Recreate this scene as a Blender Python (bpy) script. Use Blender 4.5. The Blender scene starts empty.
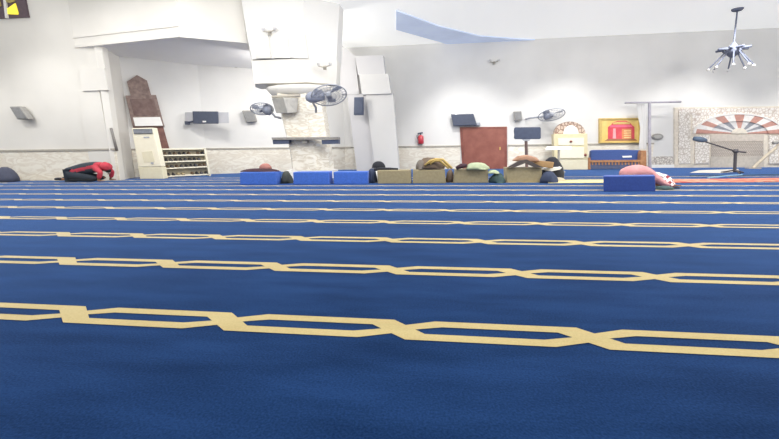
import bpy, bmesh, math, random
from mathutils import Vector, Matrix, Quaternion
random.seed(7)
S = bpy.context.scene
COL = S.collection
V = Vector

# ------------------------------------------------------------------ camera
H, F, PITCH, ROLL, YAW = 1.1, 380.0, 0.1825, -0.0123, -0.12613
fw = V((math.sin(YAW)*math.cos(PITCH), math.cos(YAW)*math.cos(PITCH), -math.sin(PITCH)))
r0 = V((math.cos(YAW), -math.sin(YAW), 0)); u0_ = r0.cross(fw)
RT = math.cos(ROLL)*r0 + math.sin(ROLL)*u0_
UP = -math.sin(ROLL)*r0 + math.cos(ROLL)*u0_
EYE = V((0, 0, H))
cd = bpy.data.cameras.new('camera'); cam = bpy.data.objects.new('camera', cd); COL.objects.link(cam)
m = Matrix.Identity(4)
for i in range(3):
    m[i][0] = RT[i]; m[i][1] = UP[i]; m[i][2] = -fw[i]; m[i][3] = EYE[i]
cam.matrix_world = m
cd.sensor_fit = 'HORIZONTAL'; cd.sensor_width = 36; cd.lens = F/779*36; cd.clip_end = 200
S.camera = cam

# survey helpers: where a sight line meets a real plane of the room
def ray(px, py): return fw*F + RT*(px-389.5) + UP*(219.5-py)
def hit(px, py, pl, off=0.0):
    p, n = pl; p = p + n*off; d = ray(px, py)
    return EYE + d*((p-EYE).dot(n)/d.dot(n))
def onz(px, py, z=0.0):
    d = ray(px, py); return EYE + d*((z-H)/d.z)
def YP(Y): return (V((0, Y, 0)), V((0, -1, 0)))
def through(a, b):               # vertical plane through two floor points, normal to the room
    d = (b-a); d.z = 0; d.normalize()
    n = V((d.y, -d.x, 0))
    if (EYE-a).dot(n) < 0: n = -n
    return (a.copy(), n)

# ------------------------------------------------------------------ materials
MATS = {}
def lin(c): return tuple(((x/255)/12.92 if x/255 <= .04045 else ((x/255+.055)/1.055)**2.4) for x in c)
def mat(name, c, rough=.6, metal=0, c2=None, scale=8, detail=4, bump=0, sheen=0, sheen_c=None, ramp=(.35, .65), alpha=1, coat=0, emit=0):
    if name in MATS: return MATS[name]
    M = bpy.data.materials.new(name); M.use_nodes = True
    nt = M.node_tree; N = nt.nodes; L = nt.links; bs = N['Principled BSDF']
    bs.inputs['Roughness'].default_value = rough; bs.inputs['Metallic'].default_value = metal
    bs.inputs['Base Color'].default_value = (*lin(c), 1)
    tc = N.new('ShaderNodeTexCoord'); nz = N.new('ShaderNodeTexNoise')
    nz.inputs['Scale'].default_value = scale; nz.inputs['Detail'].default_value = detail
    L.new(tc.outputs['Object'], nz.inputs['Vector'])
    cr = N.new('ShaderNodeValToRGB'); cr.color_ramp.elements[0].position = ramp[0]; cr.color_ramp.elements[1].position = ramp[1]
    if c2 is None: c2 = tuple(max(0, x*.93) for x in c)
    cr.color_ramp.elements[0].color = (*lin(c), 1); cr.color_ramp.elements[1].color = (*lin(c2), 1)
    L.new(nz.outputs['Fac'], cr.inputs['Fac']); L.new(cr.outputs['Color'], bs.inputs['Base Color'])
    if bump:
        bp = N.new('ShaderNodeBump'); bp.inputs['Strength'].default_value = bump; bp.inputs['Distance'].default_value = .01
        n2 = N.new('ShaderNodeTexNoise'); n2.inputs['Scale'].default_value = scale*12
        L.new(tc.outputs['Object'], n2.inputs['Vector'])
        L.new(n2.outputs['Fac'], bp.inputs['Height']); L.new(bp.outputs['Normal'], bs.inputs['Normal'])
    if sheen:
        bs.inputs['Sheen Weight'].default_value = sheen; bs.inputs['Sheen Roughness'].default_value = .35
        if sheen_c: bs.inputs['Sheen Tint'].default_value = (*lin(sheen_c), 1)
    if alpha < 1: bs.inputs['Alpha'].default_value = alpha
    if coat: bs.inputs['Coat Weight'].default_value = coat
    if emit:
        bs.inputs['Emission Strength'].default_value = emit; bs.inputs['Emission Color'].default_value = (*lin(c), 1)
    MATS[name] = M; return M

def marble(name, base, vein, scale=1.2):
    M = bpy.data.materials.new(name); M.use_nodes = True
    nt = M.node_tree; N = nt.nodes; L = nt.links; bs = N['Principled BSDF']; bs.inputs['Roughness'].default_value = .3
    tc = N.new('ShaderNodeTexCoord'); mp = N.new('ShaderNodeMapping'); mp.inputs['Scale'].default_value = (.55, .55, 1.6)
    mp.inputs['Rotation'].default_value = (.2, .25, .1)
    n1 = N.new('ShaderNodeTexNoise'); n1.inputs['Scale'].default_value = scale*2; n1.inputs['Detail'].default_value = 8; n1.inputs['Distortion'].default_value = 1.3
    L.new(tc.outputs['Object'], mp.inputs['Vector']); L.new(mp.outputs['Vector'], n1.inputs['Vector'])
    cr = N.new('ShaderNodeValToRGB'); e = cr.color_ramp.elements
    e[0].position = .40; e[0].color = (*lin(base), 1); e[1].position = .62; e[1].color = (*lin(base), 1)
    k = e.new(.52); k.color = (*lin(vein), 1)
    L.new(n1.outputs['Fac'], cr.inputs['Fac']); L.new(cr.outputs['Color'], bs.inputs['Base Color'])
    return M

def arabesque(name, base, line, scale=4.0, grid=False):
    M = bpy.data.materials.new(name); M.use_nodes = True
    nt = M.node_tree; N = nt.nodes; L = nt.links; bs = N['Principled BSDF']; bs.inputs['Roughness'].default_value = .55
    tc = N.new('ShaderNodeTexCoord')
    if grid:
        t = N.new('ShaderNodeTexBrick'); t.offset = .5; t.inputs['Scale'].default_value = scale
        t.inputs['Color1'].default_value = (*lin(base), 1); t.inputs['Color2'].default_value = (*lin(tuple(x*.95 for x in base)), 1)
        t.inputs['Mortar'].default_value = (*lin(line), 1); t.inputs['Mortar Size'].default_value = .05
        t.inputs['Brick Width'].default_value = .5; t.inputs['Row Height'].default_value = .35
        mp = N.new('ShaderNodeMapping'); mp.inputs['Rotation'].default_value = (math.pi/2, 0, 0)
        L.new(tc.outputs['Object'], mp.inputs['Vector']); L.new(mp.outputs['Vector'], t.inputs['Vector'])
        L.new(t.outputs['Color'], bs.inputs['Base Color'])
    else:
        vo = N.new('ShaderNodeTexVoronoi'); vo.feature = 'DISTANCE_TO_EDGE'; vo.inputs['Scale'].default_value = scale
        vo.inputs['Randomness'].default_value = .85
        L.new(tc.outputs['Object'], vo.inputs['Vector'])
        cr = N.new('ShaderNodeValToRGB'); cr.color_ramp.elements[0].position = .04; cr.color_ramp.elements[1].position = .14
        cr.color_ramp.elements[0].color = (*lin(line), 1); cr.color_ramp.elements[1].color = (*lin(base), 1)
        L.new(vo.outputs['Distance'], cr.inputs['Fac']); L.new(cr.outputs['Color'], bs.inputs['Base Color'])
    return M

def checked(name, a, b, scale):
    M = bpy.data.materials.new(name); M.use_nodes = True
    nt = M.node_tree; N = nt.nodes; L = nt.links; bs = N['Principled BSDF']; bs.inputs['Roughness'].default_value = .8
    tc = N.new('ShaderNodeTexCoord'); ck = N.new('ShaderNodeTexChecker'); ck.inputs['Scale'].default_value = scale
    mp = N.new('ShaderNodeMapping'); mp.inputs['Rotation'].default_value = (.5, .6, .3)
    ck.inputs['Color1'].default_value = (*lin(a), 1); ck.inputs['Color2'].default_value = (*lin(b), 1)
    L.new(tc.outputs['Object'], mp.inputs['Vector']); L.new(mp.outputs['Vector'], ck.inputs['Vector']); L.new(ck.outputs['Color'], bs.inputs['Base Color'])
    return M

# ------------------------------------------------------------------ mesh builder
class B:
    def __init__(self): self.bm = bmesh.new(); self.mats = []
    def mi(self, m):
        if m not in self.mats: self.mats.append(m)
        return self.mats.index(m)
    def face(self, vs, m):
        f = self.bm.faces.new(vs); f.material_index = self.mi(m); return f
    def poly(self, pts, m): return self.face([self.bm.verts.new(p) for p in pts], m)
    def strip(self, pts, m):
        # flat woven piece, always facing up
        a = sum(pts[i].x*pts[(i+1) % len(pts)].y-pts[(i+1) % len(pts)].x*pts[i].y for i in range(len(pts)))
        return self.poly(pts if a > 0 else pts[::-1], m)
    def prism(self, front, vec, m, mside=None):
        """front polygon swept by vec"""
        a = [self.bm.verts.new(p) for p in front]; b = [self.bm.verts.new(V(p)+vec) for p in front]
        n = len(a); self.face(a, m); self.face(b[::-1], mside or m)
        for i in range(n): self.face([a[i], a[(i+1) % n], b[(i+1) % n], b[i]][::-1], mside or m)
        return self
    def slab(self, px, pl, m, o1=.05, o0=0.0, floor=None, mside=None):
        """outline surveyed on wall plane pl, standing o0..o1 in front of it"""
        pts = [hit(x, y, pl, o1) for x, y in px]
        if floor is not None:
            for p in pts:
                if abs(p.z-floor) < .3: p.z = floor
        return self.prism(pts, -pl[1]*(o1-o0), m, mside)
    def box(self, c, s, m, rot=None):
        R = rot or Matrix.Identity(3); c = V(c)
        q = [c + R @ V((x*s[0]/2, y*s[1]/2, z*s[2]/2)) for x in (-1, 1) for y in (-1, 1) for z in (-1, 1)]
        v = [self.bm.verts.new(p) for p in q]
        for f in ((0,1,3,2),(4,6,7,5),(0,4,5,1),(2,3,7,6),(0,2,6,4),(1,5,7,3)): self.face([v[i] for i in f], m)
        return self
    def tube(self, pts, r, m, n=8, cap=True):
        pts = [V(p) for p in pts]; rs = r if isinstance(r, (list, tuple)) else [r]*len(pts)
        rings = []
        for i, p in enumerate(pts):
            d = (pts[min(i+1, len(pts)-1)]-pts[max(i-1, 0)]).normalized()
            a = d.orthogonal().normalized() if abs(d.z) > .9 else d.cross(V((0, 0, 1))).normalized()
            b = d.cross(a)
            rings.append([self.bm.verts.new(p+(a*math.cos(2*math.pi*k/n)+b*math.sin(2*math.pi*k/n))*rs[i]) for k in range(n)])
        for i in range(len(rings)-1):
            for k in range(n): self.face([rings[i][k], rings[i][(k+1) % n], rings[i+1][(k+1) % n], rings[i+1][k]], m)
        if cap: self.face(rings[0][::-1], m); self.face(rings[-1], m)
        return self
    def ring(self, c, R, rx, ry, r, m, n=36, k=6):
        """torus-like hoop in the local xy plane of R"""
        c = V(c); rows = []
        for i in range(n):
            t = 2*math.pi*i/n; p = V((rx*math.cos(t), ry*math.sin(t), 0)); o = V((math.cos(t), math.sin(t), 0))
            rows.append([self.bm.verts.new(c+R @ (p+o*r*math.cos(2*math.pi*j/k)+V((0, 0, 1))*r*math.sin(2*math.pi*j/k))) for j in range(k)])
        for i in range(n):
            for j in range(k): self.face([rows[i][j], rows[(i+1) % n][j], rows[(i+1) % n][(j+1) % k], rows[i][(j+1) % k]], m)
        return self
    def blob(self, c, s, m, rot=None, seed=0, rough=.12, flat=-1.0, nu=20, nv=12):
        """soft lumpy ellipsoid; flat cuts the underside flat"""
        R = rot or Matrix.Identity(3); c = V(c); rows = []; rnd = random.Random(seed)
        ph = [rnd.uniform(0, 6.28) for _ in range(6)]
        for i in range(nv+1):
            th = math.pi*i/nv; row = []
            for j in range(nu):
                f = 2*math.pi*j/nu
                k = 1+rough*(math.sin(2*f+ph[0])*math.sin(th*2+ph[1])+.6*math.sin(3*f+ph[2]+th*3)+.4*math.sin(5*f+ph[3]-th*4))*math.sin(th)
                z = max(math.cos(th), flat)
                row.append(self.bm.verts.new(c+R @ V((s[0]*math.sin(th)*math.cos(f)*k, s[1]*math.sin(th)*math.sin(f)*k, s[2]*z*(k if z > 0 else 1)))))
            rows.append(row)
        for i in range(nv):
            for j in range(nu): self.face([rows[i][j], rows[i+1][j], rows[i+1][(j+1) % nu], rows[i][(j+1) % nu]], m)
        return self
    def lathe(self, c, prof, m, n=28, axis=None, sx=1, sy=1):
        c = V(c); rows = []; lean = axis or V((0, 0, 1))
        for r, z in prof:
            rows.append([self.bm.verts.new(c+lean*z+V((math.cos(2*math.pi*k/n)*r*sx, math.sin(2*math.pi*k/n)*r*sy, 0))) for k in range(n)])
        for i in range(len(rows)-1):
            for k in range(n): self.face([rows[i][k], rows[i][(k+1) % n], rows[i+1][(k+1) % n], rows[i+1][k]], m)
        self.face(rows[0][::-1], m); self.face(rows[-1], m)
        return self
    def build(self, name, parent=None, smooth=False, bevel=0, origin=None, seg=2, flip=True):
        bm = self.bm; bmesh.ops.remove_doubles(bm, verts=bm.verts, dist=1e-5)
        if flip: bmesh.ops.recalc_face_normals(bm, faces=bm.faces)
        if bevel:
            es = [e for e in bm.edges if len(e.link_faces) == 2 and e.calc_face_angle(0) > .5]
            bmesh.ops.bevel(bm, geom=es, offset=bevel, segments=seg, affect='EDGES', profile=.6, clamp_overlap=True)
        me = bpy.data.meshes.new(name)
        for mm in self.mats: me.materials.append(mm)
        if parent is not None: org = abs_loc(parent)
        elif origin is not None: org = V(origin)
        else:
            xs = [v.co for v in bm.verts]
            org = V(((min(p.x for p in xs)+max(p.x for p in xs))/2, (min(p.y for p in xs)+max(p.y for p in xs))/2, min(p.z for p in xs)))
        bm.to_mesh(me); bm.free(); me.transform(Matrix.Translation(-org))
        if smooth:
            for p in me.polygons: p.use_smooth = True
        o = bpy.data.objects.new(name, me); COL.objects.link(o)
        if parent is not None: o.parent = parent
        else: o.location = org
        return o
def abs_loc(o):
    p = V(o.location)
    while o.parent: o = o.parent; p += V(o.location)
    return p
def tag(o, label, cat, group=None, kind=None):
    o['label'] = label; o['category'] = cat
    if group: o['group'] = group
    if kind: o['kind'] = kind
    return o
def thing(name, loc, label, cat, group=None):
    o = bpy.data.objects.new(name, None); o.empty_display_size = .1; COL.objects.link(o); o.location = loc
    return tag(o, label, cat, group)
def struct(o): o['kind'] = 'structure'; return o
def lab(o, t): o['label'] = t; return o

# ------------------------------------------------------------------ palette
wall_m = mat('white_plaster', (228, 227, 224), .85, scale=.5, c2=(220, 219, 216))
wall_l = mat('warm_white_plaster', (226, 223, 216), .85, scale=.5, c2=(218, 215, 208))
ceil_m = mat('ceiling_plaster_added_glow', (236, 236, 233), .9, scale=.4, c2=(230, 230, 227), emit=.42)  # emission added so the plain ceiling plaster looks blown-out white
soff_m = mat('soffit_plaster', (246, 245, 245), .9, scale=.4, c2=(243, 242, 242))
shade_m = mat('blue_grey_added_glow', (206, 218, 240), .9, scale=.6, emit=.22)  # self-glow added to lift its dim underside; it is no lamp
col_m = mat('column_plaster', (236, 233, 226), .7, scale=.7)
marble_d = marble('dado_marble', (239, 234, 221), (222, 213, 197))
marble_c = marble('column_marble', (247, 242, 229), (218, 208, 188), 1.6)
rail_m = mat('dado_rail_grey', (178, 172, 160), .6)
grey_m = mat('speaker_grey', (158, 156, 152), .6)
dark_m = mat('screen_dark', (70, 78, 98), .35, coat=.3)
navy_m = mat('navy_plastic', (74, 84, 108), .45)
black_m = mat('black_cloth', (40, 42, 50), .9, sheen=.2)
steel_m = mat('painted_steel', (172, 176, 186), .5)
cream_m = mat('cream_enamel', (240, 234, 212), .45, c2=(238, 231, 208))
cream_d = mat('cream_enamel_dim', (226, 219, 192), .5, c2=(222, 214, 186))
wood_r = mat('red_wood', (142, 84, 72), .5, c2=(120, 66, 56), scale=3, detail=8)
wood_c = mat('carved_wood', (146, 126, 118), .6, c2=(118, 98, 92), scale=7, detail=8)
wood_o = mat('orange_wood', (178, 130, 90), .5, c2=(156, 108, 72), scale=6)
blue_f = mat('blue_fabric', (70, 116, 212), .8, sheen=.15, scale=20)
bluer_f = mat('royal_blue_fabric', (58, 86, 162), .85, sheen=.15, scale=20)
navy_f = mat('navy_blue_fabric', (62, 86, 144), .85, sheen=.2, scale=20)
tan_f = mat('tan_fabric', (164, 152, 120), .85, sheen=.15, c2=(154, 142, 110), scale=14)
white_p = mat('white_paper', (240, 239, 236), .7, c2=(237, 236, 233))
gold_m = mat('gold_frame', (214, 184, 110), .5)

# ------------------------------------------------------------------ floor with woven chain rows
def carpet(name, c, c2, sheen, sc):
    M = bpy.data.materials.new(name); M.use_nodes = True
    nt = M.node_tree; N = nt.nodes; L = nt.links; bs = N['Principled BSDF']
    bs.inputs['Roughness'].default_value = 1; bs.inputs['Specular IOR Level'].default_value = .1
    tc = N.new('ShaderNodeTexCoord'); mp = N.new('ShaderNodeMapping'); mp.inputs['Scale'].default_value = (.5, 2.0, 1)
    n1 = N.new('ShaderNodeTexNoise'); n1.inputs['Scale'].default_value = 2.2; n1.inputs['Detail'].default_value = 6
    n2 = N.new('ShaderNodeTexNoise'); n2.inputs['Scale'].default_value = 90; n2.inputs['Detail'].default_value = 3
    L.new(tc.outputs['Object'], mp.inputs['Vector'])
    L.new(mp.outputs['Vector'], n1.inputs['Vector']); L.new(tc.outputs['Object'], n2.inputs['Vector'])
    ad = N.new('ShaderNodeMath'); ad.operation = 'ADD'; mu = N.new('ShaderNodeMath'); mu.operation = 'MULTIPLY'; mu.inputs[1].default_value = .5
    L.new(n1.outputs['Fac'], ad.inputs[0]); L.new(n2.outputs['Fac'], ad.inputs[1]); L.new(ad.outputs[0], mu.inputs[0])
    cr = N.new('ShaderNodeValToRGB'); cr.color_ramp.elements[0].position = .36; cr.color_ramp.elements[1].position = .64
    cr.color_ramp.elements[0].color = (*lin(c), 1); cr.color_ramp.elements[1].color = (*lin(c2), 1)
    L.new(mu.outputs[0], cr.inputs['Fac']); L.new(cr.outputs['Color'], bs.inputs['Base Color'])
    bp = N.new('ShaderNodeBump'); bp.inputs['Strength'].default_value = .25; bp.inputs['Distance'].default_value = .004
    L.new(n2.outputs['Fac'], bp.inputs['Height']); L.new(bp.outputs['Normal'], bs.inputs['Normal'])
    bs.inputs['Sheen Weight'].default_value = sheen; bs.inputs['Sheen Roughness'].default_value = .24
    bs.inputs['Sheen Tint'].default_value = (*lin(sc), 1)
    return M
pile_b = carpet('blue_carpet_pile', (16, 43, 82), (34, 67, 116), 1.0, (128, 172, 250))
pile_c = carpet('cream_carpet_pile', (200, 180, 126), (214, 196, 142), 1.0, (255, 255, 255))
X0, Y0, SU, SV, SH = -2.31429, 1.00534, 1.13038, 1.16884, -0.17775
def UV(u, v, z): return V((X0+u*SU+SH*v, Y0+v*SV, z))
YB = 21.3
b = B()
b.prism([V((-24, -5, 0)), V((24, -5, 0)), V((24, 24, 0)), V((-24, 24, 0))], V((0, 0, -.3)), pile_b)
zs = .004
for v in range(1, 13):
    for u in range(-22, 28):
        if not -23 < X0+u*SU+SH*v < 21: continue
        P = lambda du, dv: UV(u+du, v+dv, zs)
        c = .008; t, ti = .109, .042
        # flat woven pieces of one chain link: two bars, the wide over-strand, two thin under-strands
        b.strip([P(.22, c+t), P(.247, c+ti), P(.858, c+ti), P(.80, c+t)], pile_c)
        b.strip([P(.20, c-t), P(.142, c-ti), P(.753, c-ti), P(.78, c-t)], pile_c)
        b.strip([P(.80, c+t), P(.858, c+ti), P(1.03, c-t), P(.985, c+t)], pile_c)
        b.strip([P(1.03, c-t), P(1.20, c-t), P(1.142, c-ti)], pile_c)
        b.strip([P(.985, c+t), P(1.03, c-t), P(1.142, c-ti)], pile_c)
        b.strip([P(1.046, c+.05), P(1.095, c+.003), P(1.247, c+ti), P(1.22, c+t)], pile_c)
        b.strip([P(.963, c-.05), P(.909, c-.003), P(.753, c-ti), P(.78, c-t)], pile_c)
floor = struct(b.build('floor', origin=(0, 0, 0), flip=False))

# ------------------------------------------------------------------ walls
LA = V((-24, 14.1, 0)); LB = V((hit(120.5, 180, YP(14.1)).x, 14.1, 0)); JB = onz(135, 177.4)
PL = YP(14.1)
C1 = onz(208, 174.2)
C2 = hit(345, 160, YP(YB)); C2.z = 0
PJ = through(LB, JB); PC = through(JB, C1); PBL = through(C1, C2); PB = YP(YB)
HT = 9.0; HC = 6.5
def wall(name, a, b_, h, m, thick=.25):
    n = through(a, b_)[1]; w = B()
    w.prism([a, b_, b_+V((0, 0, h)), a+V((0, 0, h))], -n*thick, m); return struct(w.build(name))
wall('wall_left', LA, LB, HT, wall_l)
wall('wall_left_return', LB, JB, 5.75, wall_l)
wall('wall_alcove', JB, C1, 5.75, wall_m)
wall('wall_back_left', C1, C2, HT, wall_m)
wall('wall_back', C2, V((24, YB, 0)), HC+.3, wall_m)
wall('wall_right', V((24, -5, 0)), V((24, YB, 0)), HC+.3, wall_m)
wall('wall_side', V((-24, -5, 0)), V((-24, 14.1, 0)), HT, wall_l)
# ceiling: main field, and a higher bay over the left side
b = B()
XS = -5.2
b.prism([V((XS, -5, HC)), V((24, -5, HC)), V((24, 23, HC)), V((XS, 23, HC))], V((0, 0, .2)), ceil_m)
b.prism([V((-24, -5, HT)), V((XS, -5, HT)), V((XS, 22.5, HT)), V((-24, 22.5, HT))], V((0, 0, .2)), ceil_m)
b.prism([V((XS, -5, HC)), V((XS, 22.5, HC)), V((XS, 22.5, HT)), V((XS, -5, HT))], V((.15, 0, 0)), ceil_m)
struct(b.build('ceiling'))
# beam over the alcove: corner at (180,37), lower edge level
_d = ray(75, 48); ZB = H+14.1*_d.z/_d.y
p1, p2, p3 = onz(75, 48, ZB), onz(180, 37, ZB), onz(246, 43, ZB)
if p1.y > 14.05: p1 = p1  # meets the left wall
b = B()
up = V((0, 0, HT-ZB))
for a, c in ((p1, p2), (p2, p3)):
    b.poly([a, c, c+up, a+up], wall_l)
back = [p3, p3+V((.2, 6, 0)), V((-10.5, 19, ZB)), V((-14.5, 17.5, ZB)), p1+V((-.3, .3, 0)), p1, p2]
b.poly(back[::-1], soff_m)
struct(b.build('trim_1'))
# two slim mouldings along the left half of that beam
for k, (z0, dz) in enumerate(((ZB-.0, .1), (ZB+.35, .07))):
    b = B(); d = (p2-p1).normalized(); n = V((d.y, -d.x, 0)); n = n if n.dot(EYE-p1) > 0 else -n
    q1, q2 = p1+V((0, 0, z0-ZB)), p2+V((0, 0, z0-ZB))
    b.prism([q1, q2, q2+V((0, 0, dz)), q1+V((0, 0, dz))], n*.03, wall_l); struct(b.build('trim_%d' % (2+k)))
# flat blue-grey panel standing for a ceiling recess, with added glow
b = B()
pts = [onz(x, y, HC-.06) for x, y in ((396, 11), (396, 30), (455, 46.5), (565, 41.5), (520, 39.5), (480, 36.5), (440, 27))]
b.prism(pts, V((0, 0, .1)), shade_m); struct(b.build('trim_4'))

# marble dado + grey rail on the walls that show it
def dado(name, tn, a, b_, h=1.2, d=.04, t0=0, t1=1):
    pl = through(a, b_); n = pl[1]; A = a.lerp(b_, t0); Bq = a.lerp(b_, t1)
    w = B(); w.prism([A+n*d, Bq+n*d, Bq+n*d+V((0, 0, h)), A+n*d+V((0, 0, h))], -n*d, marble_d); struct(w.build(name))
    w = B(); A2, B2 = A+n*(d+.04)+V((0, 0, h)), Bq+n*(d+.04)+V((0, 0, h))
    w.prism([A2, B2, B2+V((0, 0, .07)), A2+V((0, 0, .07))], -n*(d+.04), rail_m); struct(w.build(tn))
dado('baseboard_left', 'trim_5', LA, LB)
dado('baseboard_alcove', 'trim_6', JB, C1)
dado('baseboard_back_left', 'trim_7', C1, C2)
xd = hit(460, 168, PB).x; xe = hit(507, 168, PB).x; xm = hit(651, 165, PB).x
dado('baseboard_back', 'trim_8', C2, V((xd, YB, 0)))
dado('baseboard_back_center', 'trim_9', V((xe, YB, 0)), V((xm, YB, 0)))
# white base course under the prayer niche, with a patterned tile strip above it
b = B(); zb = hit(700, 165, PB).z
b.prism([V((xm, YB-.06, 0)), V((24, YB-.06, 0)), V((24, YB-.06, .16)), V((xm, YB-.06, .16))], V((0, .06, 0)), white_p); struct(b.build('baseboard_right'))
b = B(); b.slab([(651.6, 156.7), (673, 156.3), (673, 164.5), (651.6, 165)], PB, arabesque('tile_scrolls', (220, 214, 205), (166, 158, 150), 8), .03); struct(b.build('trim_10'))

# window high on the left wall
wm = mat('window_frame_dark', (96, 80, 88), .6); yl = mat('yellow_glass', (246, 226, 70), .3, emit=.5); gl2 = mat('ochre_glass', (176, 160, 92), .4)
b = B(); b.slab([(-24, -14), (22, -14), (28, 17), (-18, 19)], PL, wm, .08); win = struct(b.build('window_1'))
b = B(); b.slab([(5, 10), (15, 3), (18, 13), (17.5, 14.5), (7, 14)], PL, yl, .11, .08); lab(b.build('pane', win), 'bright yellow pane')
b = B(); b.slab([(-14, -4), (-2, -6), (1, 6), (-12, 9)], PL, gl2, .11, .08); b.slab([(3, 1), (10, -6), (15, 1), (9, 3)], PL, gl2, .11, .08); b.build('pane', win)
b = B(); b.slab([(1.5, -14), (4, -14), (7.5, 18), (5, 18)], PL, col_m, .13, .08); lab(b.build('mullion', win), 'pale mullion')

# ------------------------------------------------------------------ reddish wooden door
b = B(); b.slab([(459.8, 127.2), (507, 126.6), (507, 169), (462.5, 169)], PB, wood_r, .09, 0, floor=0); door = struct(b.build('door_1'))
b = B(); b.slab([(462.5, 129.5), (504.5, 129), (504.5, 169), (465, 169)], PB, mat('red_wood_panel', (150, 92, 78), .5, c2=(132, 76, 64), scale=2, detail=8), .13, .09, floor=0); b.build('door_leaf', door)
b = B(); b.tube([hit(500, 150, PB, .16), hit(500, 147, PB, .16)], .03, gold_m); b.build('door_handle', door)

# ------------------------------------------------------------------ main column
YC = 14.3; PCOL = YP(YC)
cb = hit(311, 172, PCOL); colx = thing('column', V((cb.x, YC+.6, 0)), 'massive white column with cream marble shaft and boxed capital', 'column')
def cprof(name, rows, m, lean_part, depth=1.2, smooth=False, bevel=.03):
    """rows of (xl, xr, y) surveyed at the column front; octagonal section"""
    w = B(); rings = []
    for xl, xr, y in rows:
        A = hit(xl, y, PCOL); C = hit(xr, y, PCOL); wd = C.x-A.x; z = (A.z+C.z)/2; z = max(z, 0)
        ch = wd*.22; x0, x1 = A.x, C.x; y0 = YC; y1 = YC+depth
        rings.append([w.bm.verts.new(p) for p in ((x0, y0+ch, z), (x0+ch*.5, y0, z), (x1-ch*1.3, y0, z), (x1, y0+ch, z), (x1, y1, z), (x0, y1, z))])
    for i in range(len(rings)-1):
        for k in range(6): w.face([rings[i][k], rings[i][(k+1) % 6], rings[i+1][(k+1) % 6], rings[i+1][k]], m)
    w.face(rings[0], m); w.face(rings[-1][::-1], m)
    return w.build(name, lean_part, smooth=smooth)
cprof('plinth', [(283, 331, 186), (282, 330, 170.5)], white_p, colx)
cprof('shaft', [(289.5, 327.5, 170.5), (286.5, 325.5, 150), (280, 322, 125), (276, 319, 108), (272, 318, 93)], marble_c, colx, .95)
# rounded bell under the box
w = B(); A = hit(262, 86, PCOL); C = hit(325, 86, PCOL)
cc = V(((A.x+C.x)/2, YC+.62, 0)); prof = [(hit(300, 95, PCOL).z, .92), (hit(300, 92.5, PCOL).z, 1.1), (hit(300, 89, PCOL).z, 1.22), (hit(300, 85, PCOL).z, 1.3)]
w.lathe(cc, [(r, z) for z, r in prof], col_m, sy=.65); w.build('bell', colx, smooth=True)
cprof('capital', [(246, 331, 82.5), (242, 332, 58)], col_m, colx, 1.3)
cprof('upper_shaft', [(243, 331, 59), (237, 332, 35), (228, 334, -16)], mat('upper_column_plaster', (230, 229, 226), .8, scale=.4, c2=(225, 224, 221)), colx, 1.5)
w = B()
for x0, x1 in ((253, 268), (271, 287), (291, 305)): w.slab([(x0, 34), (x1, 34), (x1+3, 58), (x0+3, 58)], PCOL, col_m, .05, -.02)
w.build('flute_panel', colx)

# shelf bracket strapped round the column
q = hit(305, 142, PCOL)
sh_ = thing('bracket_shelf', V((q.x, YC-.1, hit(305, 144, PCOL).z)), 'narrow shelf board with dark end brackets across the marble column', 'shelf')
w = B(); w.slab([(271.5, 137.4), (338, 137), (338.5, 139.4), (272, 139.8)], PCOL, mat('shelf_taupe', (150, 146, 140), .6), .3, .02); w.build('board', sh_)
for a, c in ((272.5, 289), (321.5, 338.5)):
    w = B(); w.slab([(a, 140), (c, 139.6), (c, 143.8), (a+.5, 144.2)], PCOL, navy_m, .26, .02); w.build('bracket', sh_)
w = B(); w.slab([(302, 139.8), (307, 139.8), (307, 143), (302, 143)], PCOL, rail_m, .2, .02); w.build('clip', sh_)

# ------------------------------------------------------------------ stepped pilasters
def pilaster(label, base, blocks, pl, d, back=-.1):
    f = hit(base[0], base[1], pl); r = thing('pilaster', V((f.x, f.y, 0)), label, 'pilaster')
    for nm, px, o in blocks:
        w = B(); w.slab(px, pl, o[0], o[1], back, floor=0 if nm == 'shaft' else None); w.build(nm, r)
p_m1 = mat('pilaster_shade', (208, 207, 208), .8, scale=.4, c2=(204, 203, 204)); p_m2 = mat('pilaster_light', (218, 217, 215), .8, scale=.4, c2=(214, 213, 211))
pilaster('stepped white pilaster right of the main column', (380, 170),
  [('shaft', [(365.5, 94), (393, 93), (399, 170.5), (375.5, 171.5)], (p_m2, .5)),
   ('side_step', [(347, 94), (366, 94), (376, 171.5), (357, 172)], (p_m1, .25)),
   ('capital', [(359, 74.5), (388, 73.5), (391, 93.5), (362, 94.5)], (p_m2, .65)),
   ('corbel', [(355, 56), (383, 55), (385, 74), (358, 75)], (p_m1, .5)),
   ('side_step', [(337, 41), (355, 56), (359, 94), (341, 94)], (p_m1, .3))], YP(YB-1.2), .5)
pilaster('faint white pilaster at the far left beside the alcove', (112, 180),
  [('shaft', [(77, 91), (99, 90), (115, 180.4), (93, 180.6)], (wall_l, .05)),
   ('capital', [(79, 68.5), (104, 67.5), (108, 90), (82, 91)], (wall_l, .11)),
   ('corbel', [(86, 53), (102, 52), (105, 67.5), (88, 68.5)], (wall_l, .08))], PL, .2, 0.0)

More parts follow.
